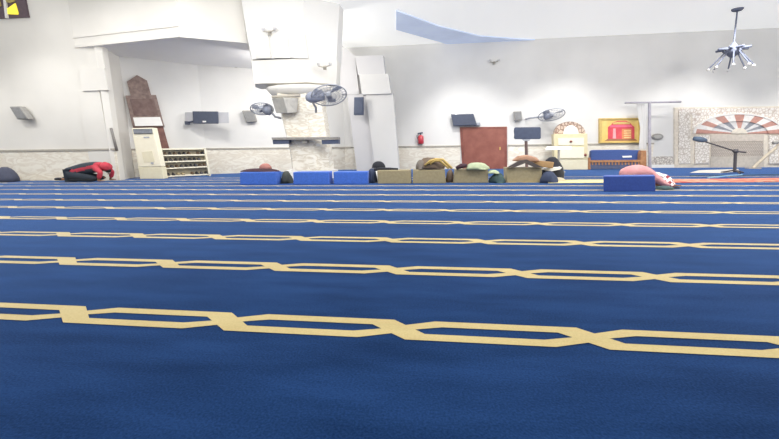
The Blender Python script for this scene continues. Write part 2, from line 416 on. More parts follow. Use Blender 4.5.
# ------------------------------------------------------------------ carved wooden panel in the alcove
f = hit(160, 148, PC); wp = thing('wooden_panel', V((f.x, f.y, f.z)), 'tall carved dark wooden panel with pointed top behind the air conditioner', 'panel')
w = B(); w.slab([(127, 81.5), (137, 75), (147, 80.5), (151.5, 96), (131, 96)], PC, wood_c, .16); w.build('crest', wp)
w = B(); w.slab([(125.5, 95.5), (156, 95), (164.5, 126.5), (133, 126.5)], PC, wood_c, .22); body = w.build('body', wp)
w = B(); w.slab([(130, 99), (153.5, 98.5), (158, 115), (134, 115.5)], PC, mat('carved_wood_dark', (128, 106, 100), .7, c2=(104, 82, 78), scale=5, detail=8), .25, .22); w.build('carving', body)
w = B(); w.slab([(133, 117.5), (160, 117), (163, 125.6), (135.2, 126)], PC, white_p, .26, .2); lab(w.build('sign_board', wp), 'white blank board across the panel')
w = B(); w.slab([(133, 126.5), (163, 126), (169.5, 149), (140, 150)], PC, mat('panel_lower_wood', (132, 92, 84), .6, c2=(106, 70, 64), scale=4), .12); w.build('lower_panel', wp)

# ------------------------------------------------------------------ floor-standing air conditioner
g = onz(152, 178.9); PA = YP(g.y)
ac = thing('air_conditioner', V((g.x, g.y+.3, 0)), 'cream floor-standing air conditioner tower left of the slatted rack', 'air conditioner')
w = B(); w.slab([(131.5, 128), (152.5, 127.6), (161.2, 166.5), (138.2, 167)], PA, cream_m, 0, -.28); w.build('cabinet', ac, bevel=.03)
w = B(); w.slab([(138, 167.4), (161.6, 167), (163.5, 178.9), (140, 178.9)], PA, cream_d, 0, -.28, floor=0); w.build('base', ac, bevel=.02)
w = B(); w.slab([(132.8, 129), (151.5, 128.7), (152.3, 133.6), (133.8, 134)], PA, mat('grille_grey', (110, 114, 116), .5), .03, 0); gr = w.build('outlet_grille', ac)
w = B()
for k in range(3): w.slab([(133.2+.2*k, 130+1.3*k), (151.6+.2*k, 129.7+1.3*k), (151.7+.2*k, 130.3+1.3*k), (133.3+.2*k, 130.6+1.3*k)], PA, steel_m, .05, .03)
w.build('louver', gr)
w = B(); w.slab([(143.5, 136.8), (149, 136.7), (149.2, 138), (143.7, 138.1)], PA, steel_m, .015, 0); w.build('badge', ac)
w = B(); w.slab([(141.5, 152), (152, 151), (154.5, 161.5), (144, 162.5)], PA, cream_d, .012, 0); w.build('intake_grille', ac)
w = B(); w.slab([(150.6, 162.5), (153, 162.3), (153.2, 163.8), (150.8, 164)], PA, steel_m, .03, 0); w.build('knob', ac)
# dark pipe on the edge of the left wall
w = B(); w.tube([hit(111, 128, PL, .06), hit(117, 151, PL, .06)], .05, mat('pipe_grey', (136, 132, 128), .6)); tag(w.build('pipe', smooth=True), 'thin dark vertical pipe on the wall left of the air conditioner', 'pipe')

# ------------------------------------------------------------------ slatted shoe rack
ra, rb = onz(165, 178.2), onz(211, 175.9); PR = through(ra, rb)
rk = thing('shoe_rack', (ra+rb)/2, 'low cream shoe rack with four open shelves beside the air conditioner', 'rack')
RD = .26
w = B(); w.slab([(159.3, 148.6), (161.3, 148.6), (166, 178.2), (164, 178.2)], PR, cream_m, 0, -RD, floor=0); w.build('side_panel', rk)
w = B(); w.slab([(203.8, 148.2), (205.8, 148.2), (211, 175.9), (209, 176)], PR, cream_m, 0, -RD, floor=0); w.build('side_panel', rk)
shelf_y = [(149.2, 148.8), (155.6, 154.8), (162, 160.6), (168.6, 166.6), (176.4, 174.3)]
lx = lambda y: 160.3+(y-148.6)*4.7/29; rx_ = lambda y: 204.8+(y-148.2)*5.2/27.2
for i, (yl_, yr_) in enumerate(shelf_y):
    w = B(); w.slab([(lx(yl_), yl_-.7), (rx_(yr_), yr_-.7), (rx_(yr_), yr_+.6), (lx(yl_), yl_+.6)], PR, cream_m, 0, -RD); o = w.build('top' if i == 0 else 'shelf', rk)
w = B(); w.slab([(160.5, 149), (205, 148.6), (210, 175), (165, 177)], PR, mat('rack_back', (176, 168, 148), .7), -RD+.03, -RD); w.build('back_panel', rk)
# shoes, one pair-half after another
def shoe_mesh(m, sole):
    w = B(); P = []
    # heel at -x, toe at +x; length .34
    for x, wd, h in ((-.16, .04, .10), (-.12, .055, .12), (-.04, .055, .11), (.04, .06, .075), (.11, .06, .055), (.16, .035, .035)):
        P.append([w.bm.verts.new((x, y, z)) for y, z in ((-wd, .012), (-wd, h*.6), (-wd*.55, h), (wd*.55, h), (wd, h*.6), (wd, .012))])
    for i in range(5):
        for k in range(6): w.face([P[i][k], P[i][(k+1) % 6], P[i+1][(k+1) % 6], P[i+1][k]], m)
    w.face(P[0][::-1], m); w.face(P[-1], m)
    w.box((0, 0, .008), (.33, .12, .016), sole)
    return w.build('shoe', origin=(0, 0, 0), smooth=False)
sh_m = [mat('shoe_dark', (62, 60, 66), .6), mat('shoe_brown', (110, 88, 70), .6), mat('shoe_grey', (92, 92, 98), .6), mat('shoe_tan', (190, 172, 136), .6)]
sole_m = mat('shoe_sole', (70, 66, 62), .8)
protos = [shoe_mesh(mm, sole_m) for mm in sh_m]
used = set(); dr = (rb-ra).normalized(); names = ['top', 'second', 'third', 'lowest']; cnames = ['dark', 'brown', 'grey', 'tan']
for i in range(4):
    yl_, yr_ = shelf_y[i+1]
    A = hit(lx(yl_)+2.2, yl_-.7, PR, -.16); C = hit(rx_(yr_)-2.4, yr_-.7, PR, -.16)
    n = 9; pat = [[1, 0, 1, 0, 0, 1, 3, 1, 0], [0, 2, 0, 0, 2, 0, 0, 2, 0], [1, 2, 1, 2, 0, 0, 2, 1, 1], [0, 0, 3, 3, 3, 1, 0, 2, 0]][i]
    for k in range(n):
        if (i, k) in ((0, 6), (1, 8), (3, 4)): continue
        j = pat[k]; o = protos[j]
        if j in used: o = protos[j].copy(); COL.objects.link(o)
        used.add(j)
        t = (k+.3)/(n-.4); P = A.lerp(C, t); P.z = A.z+(C.z-A.z)*t+.004
        o.location = P; o.rotation_euler = (0, 0, math.atan2(PR[1].y, PR[1].x)+random.uniform(-.15, .15))
        tag(o, '%s shoe in the row on the %s shelf of the cream rack' % (cnames[j], names[i]), 'shoe', '%s shoes on the %s shelf of the rack' % (cnames[j], names[i]))

# ------------------------------------------------------------------ screens
f = hit(202, 118, PC, .3); tv = thing('television', V((f.x, f.y, f.z)), 'dark flat television high in the alcove corner above the rack', 'television')
PTV = YP(16.9)
w = B(); w.slab([(185, 112.3), (228, 112.3), (228.5, 123), (186, 123)], PTV, mat('tv_shadow_grey', (190, 190, 194), .7, c2=(188, 188, 192)), -.06, -.12); w.build('shadow_board', tv)  # grey board takes the place of the shadow around the screen
w = B(); w.slab([(192.3, 111.2), (217, 111.4), (217.3, 123.6), (193, 123.8)], PTV, dark_m, .06, -.06); sc_ = w.build('screen', tv, bevel=.02)
w = B(); w.slab([(202.5, 120.8), (206, 120.8), (206, 122.2), (202.6, 122.3)], PTV, white_p, .07, .06); lab(w.build('logo', sc_), 'small white mark under the picture')
w = B(); w.slab([(184.5, 121.2), (187.5, 121.2), (187.7, 124.6), (184.8, 124.6)], PTV, dark_m, .1, -.1); w.tube([hit(187, 122.5, PTV, -.05), hit(193, 121.5, PTV, -.05)], .04, dark_m); w.build('bracket', tv)
w = B(); w.tube([hit(205, 117, PTV, -.1), hit(205, 117, PTV, -.6)], .07, steel_m); w.build('wall_arm', tv)

f = hit(463, 126, PB); tv = thing('television', V((f.x, f.y, f.z)), 'dark tilted television on the wall above the left side of the reddish door', 'television')
w = B(); w.slab([(450.8, 114), (473.5, 113.6), (477.3, 125.3), (453.3, 125.8)], PB, dark_m, .35, .2); w.build('screen', tv, bevel=.03)
w = B(); w.slab([(474, 122.8), (480, 122.6), (480.5, 125.3), (474, 125.6)], PB, steel_m, .25, 0); w.build('wall_bracket', tv)

g = onz(527, 176); PS = YP(g.y)
tv = thing('stand_screen', V((g.x, g.y, 0)), 'dark monitor on a slim pole stand right of the reddish door', 'screen')
w = B(); w.slab([(514.5, 128.2), (515.5, 127.2), (540, 127), (541, 128), (541, 138), (540, 139), (515.5, 139.2), (514.2, 138), (514.6, 134.5), (514.2, 131.5)], PS, navy_m, .12, .0); w.build('screen', tv, bevel=.02)
w = B(); w.tube([hit(526, 139, PS), V((g.x, g.y, .03))], .06, mat('pole_brown', (112, 92, 90), .5)); w.build('pole', tv)
w = B(); w.lathe(V((g.x, g.y, 0)), [(.4, 0), (.4, .03), (.1, .06)], steel_m); w.build('base', tv)
w = B(); w.slab([(522, 138.8), (531, 138.8), (529, 141), (524, 141)], PS, steel_m, .1, 0); w.build('bracket', tv)

# ------------------------------------------------------------------ wall loudspeakers
def speaker(label, px, pl, m, o=.35, base=.1):
    c = hit(px[0][0], px[2][1], pl); r = thing('loudspeaker', V((c.x, c.y, c.z)), label, 'speaker')
    w = B(); w.slab(px, pl, m, o, base); w.build('cabinet', r, bevel=.03)
    w = B(); cx = sum(p[0] for p in px)/4; cy = sum(p[1] for p in px)/4
    ins = [(cx+(x-cx)*.8, cy+(y-cy)*.8) for x, y in px]
    w.slab(ins, pl, mat('speaker_mesh', (140, 140, 140), .8) if m is grey_m else mat('speaker_mesh_dark', (84, 92, 112), .8), o+.02, o); w.build('front_mesh', r)
    w = B(); p = hit(cx, cy, pl, base+.02); w.tube([p, p-pl[1]*(.13 if base < .2 else .25)], .06, steel_m); w.build('bracket', r)
speaker('slanted grey loudspeaker high on the wall at the far left', [(9, 106.5), (19.5, 106.2), (28.5, 119), (17, 119.5)], PL, grey_m)
speaker('small grey loudspeaker on the wall below the left wall fan', [(242.3, 110.5), (254, 110.2), (257.5, 121.5), (246.5, 122)], PBL, grey_m)
speaker('dark upright loudspeaker on the stepped pilaster', [(354, 97.2), (363.3, 97), (363, 115), (353.6, 115)], YP(YB-1.2), navy_m, .95, .72)
speaker('small grey loudspeaker on the wall above the monitor stand', [(514, 111.3), (521.5, 111), (522.5, 120.4), (515, 120.8)], PB, grey_m)
# wedge speaker on the column
c = hit(286, 113, PCOL, .3); r = thing('loudspeaker', V((c.x, YC, c.z)), 'large pale grey wedge loudspeaker on the marble column front', 'speaker')
w = B(); A = [hit(x, y, PCOL, .1) for x, y in ((271.5, 98.5), (298.5, 97.8), (297, 112.5), (276, 113.2))]
R_ = [hit(283, 97.5, PCOL, .5), hit(287.5, 113.2, PCOL, .45)]
vs = [w.bm.verts.new(p) for p in A+R_]; sp = mat('pale_speaker_grey', (196, 193, 186), .6); sp2 = mat('pale_speaker_side', (174, 172, 166), .6)
w.face([vs[0], vs[4], vs[5], vs[3]], sp2); w.face([vs[4], vs[1], vs[2], vs[5]], sp); w.face([vs[0], vs[1], vs[4]], sp); w.face([vs[3], vs[5], vs[2]], sp); w.face([vs[0], vs[3], vs[2], vs[1]], sp)
w.build('cabinet', r, bevel=.02)
w = B(); w.tube([hit(272, 97, PCOL, .2), hit(300, 95.5, PCOL, .2)], .05, rail_m); w.build('mounting_bar', r)

# ------------------------------------------------------------------ wall fans
def fan(label, cpx, rpx, tilt, roll, pl, off, motor_px, arm_px, arm_m=steel_m):
    c = hit(*cpx, pl, off); s = (hit(cpx[0]+1, cpx[1], pl, off)-c).length; R0 = rpx*s
    n = V((0, -1, 0)); Rm = Matrix.Rotation(roll, 3, 'Y') @ Matrix.Rotation(math.pi/2-tilt, 3, 'X')
    r = thing('wall_fan', arm_px[0], label, 'fan')
    w = B()
    w.ring(c, Rm, R0, R0, .022, steel_m)
    for k in (.8, .6, .4): w.ring(c+Rm @ V((0, 0, .06*(1-k)*2)), Rm, R0*k, R0*k, .009, steel_m, 30, 4)
    for k in range(28):
        a = 2*math.pi*k/28; e = V((math.cos(a), math.sin(a), 0))
        w.tube([c+Rm @ (e*R0*.15+V((0, 0, .1))), c+Rm @ (e*R0*.6+V((0, 0, .06))), c+Rm @ (e*R0)], .006, steel_m, 4)
    w.build('cage', r)
    for k in range(3):
        w = B(); a = 2*math.pi*k/3+.5; P_ = []
        for da, rr, zz in ((-.22, .14, -.03), (-.5, .5, -.05), (-.42, .86, -.06), (.1, .9, 0), (.38, .6, .03), (.25, .14, .03)):
            P_.append(c+Rm @ V((math.cos(a+da)*rr*R0, math.sin(a+da)*rr*R0, zz-.05)))
        w.prism(P_, Rm @ V((0, 0, .012)), mat('fan_blade', (204, 207, 216), .5)); w.build('blade', r)
    w = B(); mp = hit(*motor_px, pl, off+.0); ax = Rm @ V((0, 0, 1))
    w.tube([c+ax*.08, c, c-ax*.1], [.09, .11, .1], steel_m, 14); hb = w.build('hub', r, smooth=False)
    w = B(); w.tube([mp.lerp(c, .75), mp.lerp(c, .35), mp, mp+(mp-c)*.2], [.14, .19, .19, .1], mat('motor_grey', (146, 152, 168), .5), 14); w.build('motor', r, smooth=True)
    w = B(); w.tube([mp]+arm_px, .045, arm_m); w.build('bracket_arm', r)
fan('large wall fan on the right side of the main column', (329, 95.5), 17, math.radians(-66), math.radians(-14), PCOL, .75, (310, 97.5), [hit(316, 108, PCOL, .3), hit(316, 112, PCOL, .02)])
fan('smaller wall fan left of the main column', (262, 109), 10.5, math.radians(-66), math.radians(-10), PCOL, -.2, (270, 110.5), [hit(275, 116.5, PCOL, -.3), hit(281, 118, PCOL, -.5)])
fan('wall fan above the cream cabinet near the monitor stand', (551.5, 115), 13, math.radians(-66), math.radians(-3), PB, .7, (545, 116.5), [hit(530, 118, PB, .3), hit(526, 119, PB, 0.02)])

# ------------------------------------------------------------------ small wall fittings
ex_m = mat('extinguisher_red', (206, 62, 74), .35, coat=.4)
A, C = hit(421, 144, PB, .15), hit(420.6, 135, PB, .15)
ex = thing('fire_extinguisher', V((A.x, A.y, A.z)), 'red fire extinguisher hanging on the white wall', 'fire extinguisher')
ax = (C-A)
w = B(); w.tube([A, A+ax*.06, A+ax*.8, A+ax*.93, A+ax], [.12, .16, .16, .11, .05], ex_m, 16); w.build('cylinder', ex, smooth=True)
w = B(); w.tube([A+ax, A+ax*1.12], .045, dark_m); w.tube([A+ax*1.12+V((-.16, 0, .02)), A+ax*1.16+V((.12, 0, .04))], .035, dark_m); w.build('valve_handle', ex)
w = B(); w.tube([A+ax*1.1+V((-.1, -.02, 0)), A+ax*.95+V((-.2, -.02, 0)), A+ax*.5+V((-.19, -.05, 0))], .022, dark_m); w.build('hose', ex)
w = B(); w.tube([A+ax*.6+V((0, .15, 0)), A+ax*.6+V((0, .1, 0))], .08, steel_m); w.build('wall_hook', ex)
def wall_lamp(label, px, pl):
    c = hit(*px, pl, .04); r = thing('wall_lamp', c, label, 'lamp')
    w = B(); w.tube([c+V((-.22, -.06, .06)), c+V((0, -.1, 0)), c+V((.22, -.06, .08))], .02, rail_m); w.build('arm', r)
    w = B(); w.box(c+V((0, -.02, 0)), (.12, .05, .14), rail_m); w.build('back_plate', r)
    for s in (-1, 1): w = B(); w.lathe(c+V((s*.22, -.06, .06)), [(.03, 0), (.06, .06), (.065, .1)], p_m1, 12); w.build('shade', r)
wall_lamp('small bracket lamp high on the upper column', (270, 33), YP(YC-.02))
wall_lamp('small bracket lamp on the boxed column capital', (325, 68), YP(YC+.05))
wall_lamp('small bracket lamp on the wall left of the column capital', (236, 66), PBL)
wall_lamp('faint bracket lamp on the wall beneath the blue-grey ceiling recess', (494, 63), PB)

# ------------------------------------------------------------------ chandelier
cc = V((hit(733, 40, YP(18.2)).x, 18.2, HC)); ch_m = mat('chandelier_grey', (104, 110, 128), .8, c2=(98, 104, 122))
PCH = YP(cc.y); r = thing('chandelier', cc, 'pale grey chandelier with drooping arms hanging from the ceiling', 'chandelier')
hub = hit(733, 50, PCH)
w = B(); w.tube([cc, hub], .03, ch_m); w.build('stem', r)
w = B(); w.lathe(cc+V((0, 0, -.08)), [(.16, 0), (.2, .05), (.2, .08)], ch_m); w.build('ceiling_rose', r)
w = B(); w.lathe(hub+V((0, 0, -.15)), [(.06, -.15), (.22, 0), (.3, .12), (.14, .3), (.05, .45)], ch_m, 16); w.build('hub', r, smooth=True)
sc = (hit(734, 50, PCH)-hub).length
for k in range(8):
    a = math.pi*2*k/8; e = V((math.cos(a), math.sin(a), 0))
    arm = B(); arm.tube([hub, hub+e*6*sc+V((0, 0, .05)), hub+e*15*sc+V((0, 0, .04))], [.07, .06, .045], ch_m); ao = arm.build('arm', r, smooth=True)
    a += .3; e = V((math.cos(a), math.sin(a), 0))
    w = B(); w.tube([hub+e*5*sc, hub+e*19*sc+V((0, 0, -.66))], .028, ch_m, 6)
    w.lathe(hub+e*19*sc+V((0, 0, -.74)), [(.03, 0), (.06, .04), (.05, .1)], p_m2, 10); w.build('drooping_rod', r)

# ------------------------------------------------------------------ cream arched cabinet
g = onz(572, 169.8); PK = YP(g.y)
cb_ = thing('cabinet', V((g.x, g.y+.3, 0)), 'cream wooden cabinet with a round carved crest left of the blue bench', 'cabinet')
ck_m = mat('cream_wood', (222, 211, 172), .5, c2=(218, 206, 166))
w = B(); w.slab([(553.5, 134), (587.5, 133.5), (588, 159.5), (554.5, 159.5)], PK, ck_m, 0, -.4); w.build('body', cb_, bevel=.03)
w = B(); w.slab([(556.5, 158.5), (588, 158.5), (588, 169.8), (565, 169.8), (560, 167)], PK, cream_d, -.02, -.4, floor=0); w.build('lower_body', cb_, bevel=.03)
w = B(); w.slab([(558, 138), (584, 137.6), (584, 145), (558.4, 145)], PK, cream_m, .03, 0); d1 = w.build('drawer', cb_)
w = B(); w.slab([(558.4, 147), (584, 147), (584, 158), (558.8, 158)], PK, cream_m, .03, 0); d2 = w.build('door', cb_)
w = B(); p = hit(585.4, 155, PK, .03); w.blob(p, (.07, .05, .07), wood_r); w.build('knob', d2, smooth=True)
w = B(); p = hit(571, 141.5, PK, .05); w.blob(p, (.07, .05, .05), wood_r); w.build('knob', d1, smooth=True)
crest = arabesque('carved_scrolls', (204, 184, 166), (126, 98, 84), 6)
el = [(570+15.5*math.cos(math.pi*k/18), 134-12.5*math.sin(math.pi*k/18)) for k in range(19)]
w = B(); w.slab(el, PK, crest, -.15, -.4); w.build('crest', cb_)
el = [(571+7.5*math.cos(math.pi*k/16), 133.8-8.5*math.sin(math.pi*k/16)) for k in range(17)]
w = B(); w.slab(el, PK, white_p, -.1, -.15); lab(w.build('crest_medallion', cb_), 'white half-round centre of the carved crest')
# white top lectern
g = onz(559, 172.2); PT = YP(g.y)
lt = thing('lectern', V((g.x, g.y, 0)), 'small white-topped lectern on a thin post in front of the cabinet', 'lectern')
w = B(); w.prism([hit(x, y, PT) + V((0, dy, 0)) for x, y, dy in ((545.5, 150.2, 0), (571.5, 149.6, 0), (574, 147, .35), (549, 147.4, .35))], V((0, 0, .04)), white_p); w.build('top', lt)
w = B(); w.tube([hit(559.5, 149.6, PT)+V((0, .1, 0)), V((g.x, g.y+.1, 0.03))], .05, rail_m); w.build('post', lt)
w = B(); w.lathe(V((g.x, g.y+.1, 0)), [(.3, 0), (.28, .03), (.06, .06)], rail_m); w.build('base', lt)

# ------------------------------------------------------------------ blue bench
g = onz(618, 169.4); PN = YP(g.y)
bn = thing('bench', V((g.x, g.y+.4, 0)), 'wooden bench with blue cushioned back beneath the gold picture', 'bench')
w = B(); w.slab([(591, 151.2), (593, 150), (622, 149.6), (641, 150.2), (642.5, 152), (642.5, 161), (590.5, 161)], PN, navy_f, -.25, -.5); w.build('cushioned_back', bn, bevel=.06)
w = B(); w.slab([(589, 160.2), (645, 159.8), (645, 162), (589, 162.4)], PN, wood_o, .02, -.08); w.build('front_rail', bn)
w = B()
for k in range(16): x = 592+k*3.3; w.slab([(x, 162), (x+1.3, 162), (x+1.3, 165), (x, 165)], PN, wood_o, 0, -.05)
w.build('slats', bn)
w = B(); w.slab([(590, 162), (644, 161.8), (644, 168.6), (590, 168.8)], PN, mat('bench_valance_blue_grey', (86, 94, 122), .9), -.02, -.4); w.build('valance', bn)  # plain dark blue-grey sheet below the front rail
w = B(); w.prism([hit(590, 160.4, PN), hit(644, 160, PN), hit(644, 160, PN)+V((0, .5, 0)), hit(590, 160.4, PN)+V((0, .5, 0))], V((0, 0, -.1)), navy_f); w.build('seat', bn)
for x0, x1, yt, o in ((588, 590.8, 157.5, .05), (640.3, 646.6, 150.5, .05)):
    w = B(); w.slab([(x0+.5, yt+3), (x0+1.5, yt), (x1-.3, yt), (x1, yt+4), (x1, 169.4), (x0, 169.4)], PN, wood_o, o, -.45, floor=0); w.build('side_post', bn, bevel=.02)
w = B(); w.slab([(622.3, 156), (631.5, 155.6), (632, 157.3), (623, 157.6)], PN, white_p, -.22, -.245)
tag(w.build('paper'), 'small white paper lying against the blue bench cushion', 'paper')

# ------------------------------------------------------------------ gold picture
f = hit(620, 143, PB); pic = thing('picture', V((f.x, f.y, f.z)), 'gold-framed red and gold picture hanging above the blue bench', 'picture')
w = B(); w.slab([(599.8, 118.4), (641.2, 118), (641.2, 142.6), (599.8, 143)], PB, mat('gold_ground', (236, 208, 128), .5, c2=(224, 192, 108), scale=3), .1); w.build('canvas', pic)
w = B()
o4 = [(599.6, 118.2), (641.4, 117.8), (641.4, 142.8), (599.6, 143.2)]; i4 = [(602, 119.6), (639.6, 119.2), (639.6, 141.6), (602, 141.9)]
for k in range(4): w.slab([o4[k], o4[(k+1) % 4], i4[(k+1) % 4], i4[k]], PB, gold_m, .16, .0)
w.build('frame', pic)
red_m = mat('picture_red', (220, 88, 92), .6, c2=(206, 70, 84), scale=3); org_m = mat('picture_orange', (226, 148, 96), .6); pk_m = mat('picture_pink', (238, 110, 140), .6)
w = B(); w.slab([(608, 139.5), (608, 127), (611, 125), (613, 122.5), (618, 120.8), (626, 120.8), (630, 122.5), (632, 125), (634.5, 127), (634.5, 139.3)], PB, red_m, .115, .1); w.build('painted_shape', pic)
w = B(); w.slab([(622, 139), (622, 129), (631.5, 128.6), (631.5, 139)], PB, org_m, .125, .115)
for k in range(4): w.slab([(624, 130.5+2.2*k), (631, 130.3+2.2*k), (631, 131.2+2.2*k), (624, 131.4+2.2*k)], PB, mat('picture_cream', (246, 214, 156), .6), .135, .125)
w.slab([(610, 125.2), (632, 124.9), (632.5, 127), (610, 127.3)], PB, pk_m, .13, .115)
w.slab([(613.3, 128.5), (615.6, 128.5), (616, 138.5), (612.8, 138.5)], PB, mat('picture_light_pink', (248, 176, 178), .6), .13, .115)
w.slab([(613, 122.7), (618, 121.8), (626, 121.8), (630, 122.7), (630, 124.2), (613, 124.4)], PB, gold_m, .13, .115)
w.slab([(604.5, 141), (637.5, 140.6), (635, 138.8), (607.5, 139)], PB, mat('picture_brown', (168, 116, 84), .6), .12, .1); w.build('painted_detail', pic)

# T-shaped pole with a white curtain beside it
g = onz(650, 168.6); PP = YP(g.y)
po = thing('curtain_pole', V((g.x, g.y, 0)), 'tall thin grey pole with a crossbar between picture and prayer niche', 'pole')
pm = mat('pole_lilac_grey', (176, 172, 182), .5)
w = B(); w.tube([V((g.x, g.y, 0)), hit(649.5, 140, PP), hit(649.5, 102.5, PP)], .07, pm); w.build('post', po)
w = B(); w.tube([hit(625, 102.8, PP), hit(681, 101.8, PP)], .045, pm); w.build('crossbar', po)
w = B(); P1 = []; P2 = []
for k in range(13):
    t = k/12; off = .06*math.sin(k*2.2)
    top = hit(637+9.5*t, 104, PP)+V((0, off+.12, 0)); mid = hit(641.5+6*t, 128, PP)+V((0, off+.12, 0)); bot = hit(640+8*t, 149, PP)+V((0, off+.12, 0))
    P1.append([w.bm.verts.new(q_) for q_ in (top, mid, bot)])
for k in range(12):
    for j in range(2): w.face([P1[k][j], P1[k+1][j], P1[k+1][j+1], P1[k][j+1]], p_m2)
tag(w.build('curtain', smooth=True), 'narrow white curtain gathered on the crossbar of the grey pole', 'curtain')
# grey oval plate
w = B(); w.slab([(658+5.6*math.cos(6.2832*k/24), 136.6+3.1*math.sin(6.2832*k/24)) for k in range(24)], PB, grey_m, .1); pl_ = tag(w.build('wall_plate', bevel=.02), 'grey oval plate on the white wall left of the prayer niche', 'plate')
w = B(); w.slab([(658+3.6*math.cos(6.2832*k/24), 136.6+1.9*math.sin(6.2832*k/24)) for k in range(24)], PB, mat('plate_inner', (182, 180, 174), .5), .12, .1); w.build('face', pl_)

# ------------------------------------------------------------------ prayer niche
f = hit(739, 167.3, PB); mh = thing('prayer_niche', V((f.x, YB, 0)), 'large arched prayer niche with red and white striped arch stones', 'prayer niche')
pat1 = arabesque('border_scrolls', (238, 233, 225), (200, 190, 178), 8); pat2 = arabesque('spandrel_scrolls', (238, 233, 226), (204, 190, 178), 7)
beige = mat('niche_beige', (230, 221, 205), .6); rst = mat('arch_red', (202, 152, 138), .6); wst = mat('arch_white', (244, 240, 234), .6); gst = mat('arch_grey', (150, 152, 158), .6); lgs = mat('arch_pale', (226, 224, 222), .6)
MX, MY = 739.5, 133.5
def mirror(p): return [(2*MX-x, y) for x, y in p][::-1]
w = B(); w.slab([(674.5, 107.5), (804.5, 106), (804.5, 167.5), (674.5, 167.5)], PB, beige, .08, floor=0); w.build('backing_panel', mh)
s1 = [(679, 112), (690.5, 111.8), (690.5, 163.5), (678.5, 163.7)]
for s in (s1, mirror(s1)): w = B(); w.slab(s, PB, pat1, .13, .08); lab(w.build('border_panel', mh), 'patterned side border')
w = B(); w.slab([(678.8, 108.5), (800, 107.4), (800, 113), (678.8, 113.8)], PB, pat2, .12, .08); w.build('top_frieze', mh)
# spandrels around arch
def arc(rx, ry, a0, a1, n=16): return [(MX+rx*math.cos(a0+(a1-a0)*k/n), MY-ry*math.sin(a0+(a1-a0)*k/n)) for k in range(n+1)]
for a0, a1, xe_ in ((math.pi/2, math.pi, 692.5), (math.pi/2, 0, 786.5)):
    w = B(); w.slab(arc(46, 20, a0, a1)+[(xe_, 133.5), (xe_, 113.3), (MX, 113.3)], PB, pat2, .11, .08); w.build('spandrel', mh)
w = B(); P_o = arc(46, 20.4, 0, math.pi, 28); P_i = arc(43.6, 19, 0, math.pi, 28)
for k in range(28): w.slab([P_o[k], P_o[k+1], P_i[k+1], P_i[k]], PB, wst, .2, .08)
w.build('arch_moulding', mh)
NV = 13
for k in range(NV):
    a0, a1 = math.pi*k/NV, math.pi*(k+1)/NV
    w = B(); w.slab(arc(43.6, 19, a0, a1, 3)+arc(29, 12.4, a1, a0, 3), PB, rst if k % 2 == 0 else wst, .17, .08)
    lab(w.build('arch_stone', mh), 'red arch stone' if k % 2 == 0 else 'white arch stone')
for k in range(NV):
    a0, a1 = math.pi*k/NV, math.pi*(k+1)/NV
    w = B(); w.slab(arc(29, 12.4, a0, a1, 3)+arc(8, 3.4, a1, a0, 3), PB, (rst if k in (0, 6, 12) else gst) if k % 2 == 0 else lgs, .12, .08)
    w.build('fan_wedge', mh)
w = B(); w.slab(arc(8, 5.5, 0, math.pi, 12), PB, beige, .14, .08); w.build('keystone', mh)
jp = [(695.5, 135.3), (709.5, 135.3), (709.5, 163.5), (695, 163.7)]
for s in (jp, mirror(jp)): w = B(); w.slab(s, PB, pat1, .15, .08); w.build('jamb_panel', mh)
w = B(); w.slab([(711, 141.5), (763.5, 141.3), (763.5, 156), (711, 156.4)], PB, arabesque('niche_lattice', (196, 186, 174), (146, 136, 128), 5, True), .1, .08); w.build('lattice', mh)
w = B(); w.slab([(710.5, 134.8), (763.8, 134.6), (763.8, 141), (710.5, 141.2)], PB, mat('niche_band', (206, 196, 184), .6), .1, .08); w.build('lintel_band', mh)
w = B(); w.slab([(710.5, 156.6), (763.8, 156.2), (763.8, 167), (710, 167.4)], PB, mat('niche_base', (200, 192, 180), .6), .1, .08, floor=0); w.build('niche_base', mh)

# ------------------------------------------------------------------ microphone stands
g = onz(734.5, 173.2); PM = YP(g.y)
ms = thing('microphone_stand', V((g.x, g.y, 0)), 'black microphone stand with a long boom in front of the prayer niche', 'microphone stand')
st_m = mat('stand_black', (84, 80, 84), .5)
w = B(); w.tube([V((g.x, g.y, .04)), hit(735.5, 151, PM)], .055, st_m); w.build('pole', ms)
w = B()
for a in (0.3, 2.4, 4.5): w.tube([V((g.x, g.y, .12)), V((g.x+.42*math.cos(a), g.y+.42*math.sin(a), .02))], .03, st_m)
w.build('tripod_feet', ms)
w = B(); w.tube([hit(746, 152.3, PM), hit(735.5, 151.3, PM), hit(706, 142, PM, .3)], [.03, .03, .025], st_m); bo = w.build('boom', ms)
w = B(); A = hit(706.5, 140.5, PM, .3); C = hit(694, 138.4, PM, .3); w.tube([A, A.lerp(C, .25), A.lerp(C, .6), C], [.05, .09, .1, .08], mat('foam_blue_grey', (98, 116, 138), .9), 12); lab(w.build('microphone', bo, smooth=True), 'blue-grey foam covered microphone')
w = B(); p = hit(735.5, 151.2, PM); w.blob(p, (.1, .1, .09), st_m); w.build('clutch', ms, smooth=True)
g2 = onz(753, 168.5); PM2 = YP(g2.y)
ms = thing('microphone_stand', V((g2.x, g2.y, 0)), 'beige leaning boom stand at the right edge of the niche', 'microphone stand')
bm_ = mat('stand_beige', (196, 184, 164), .5)
w = B(); w.tube([V((g2.x, g2.y, 0.03)), hit(765, 157, PM2), hit(776, 148, PM2)], .07, bm_); w.build('pole', ms)
w = B(); w.tube([hit(773, 143, PM2), hit(786, 140, PM2)], .08, grey_m); w.tube([hit(776, 148, PM2), hit(779, 142, PM2)], .04, bm_); w.build('head', ms)
w = B(); w.box(V((g2.x, g2.y, .02)), (.5, .3, .04), bm_); w.build('foot', ms)

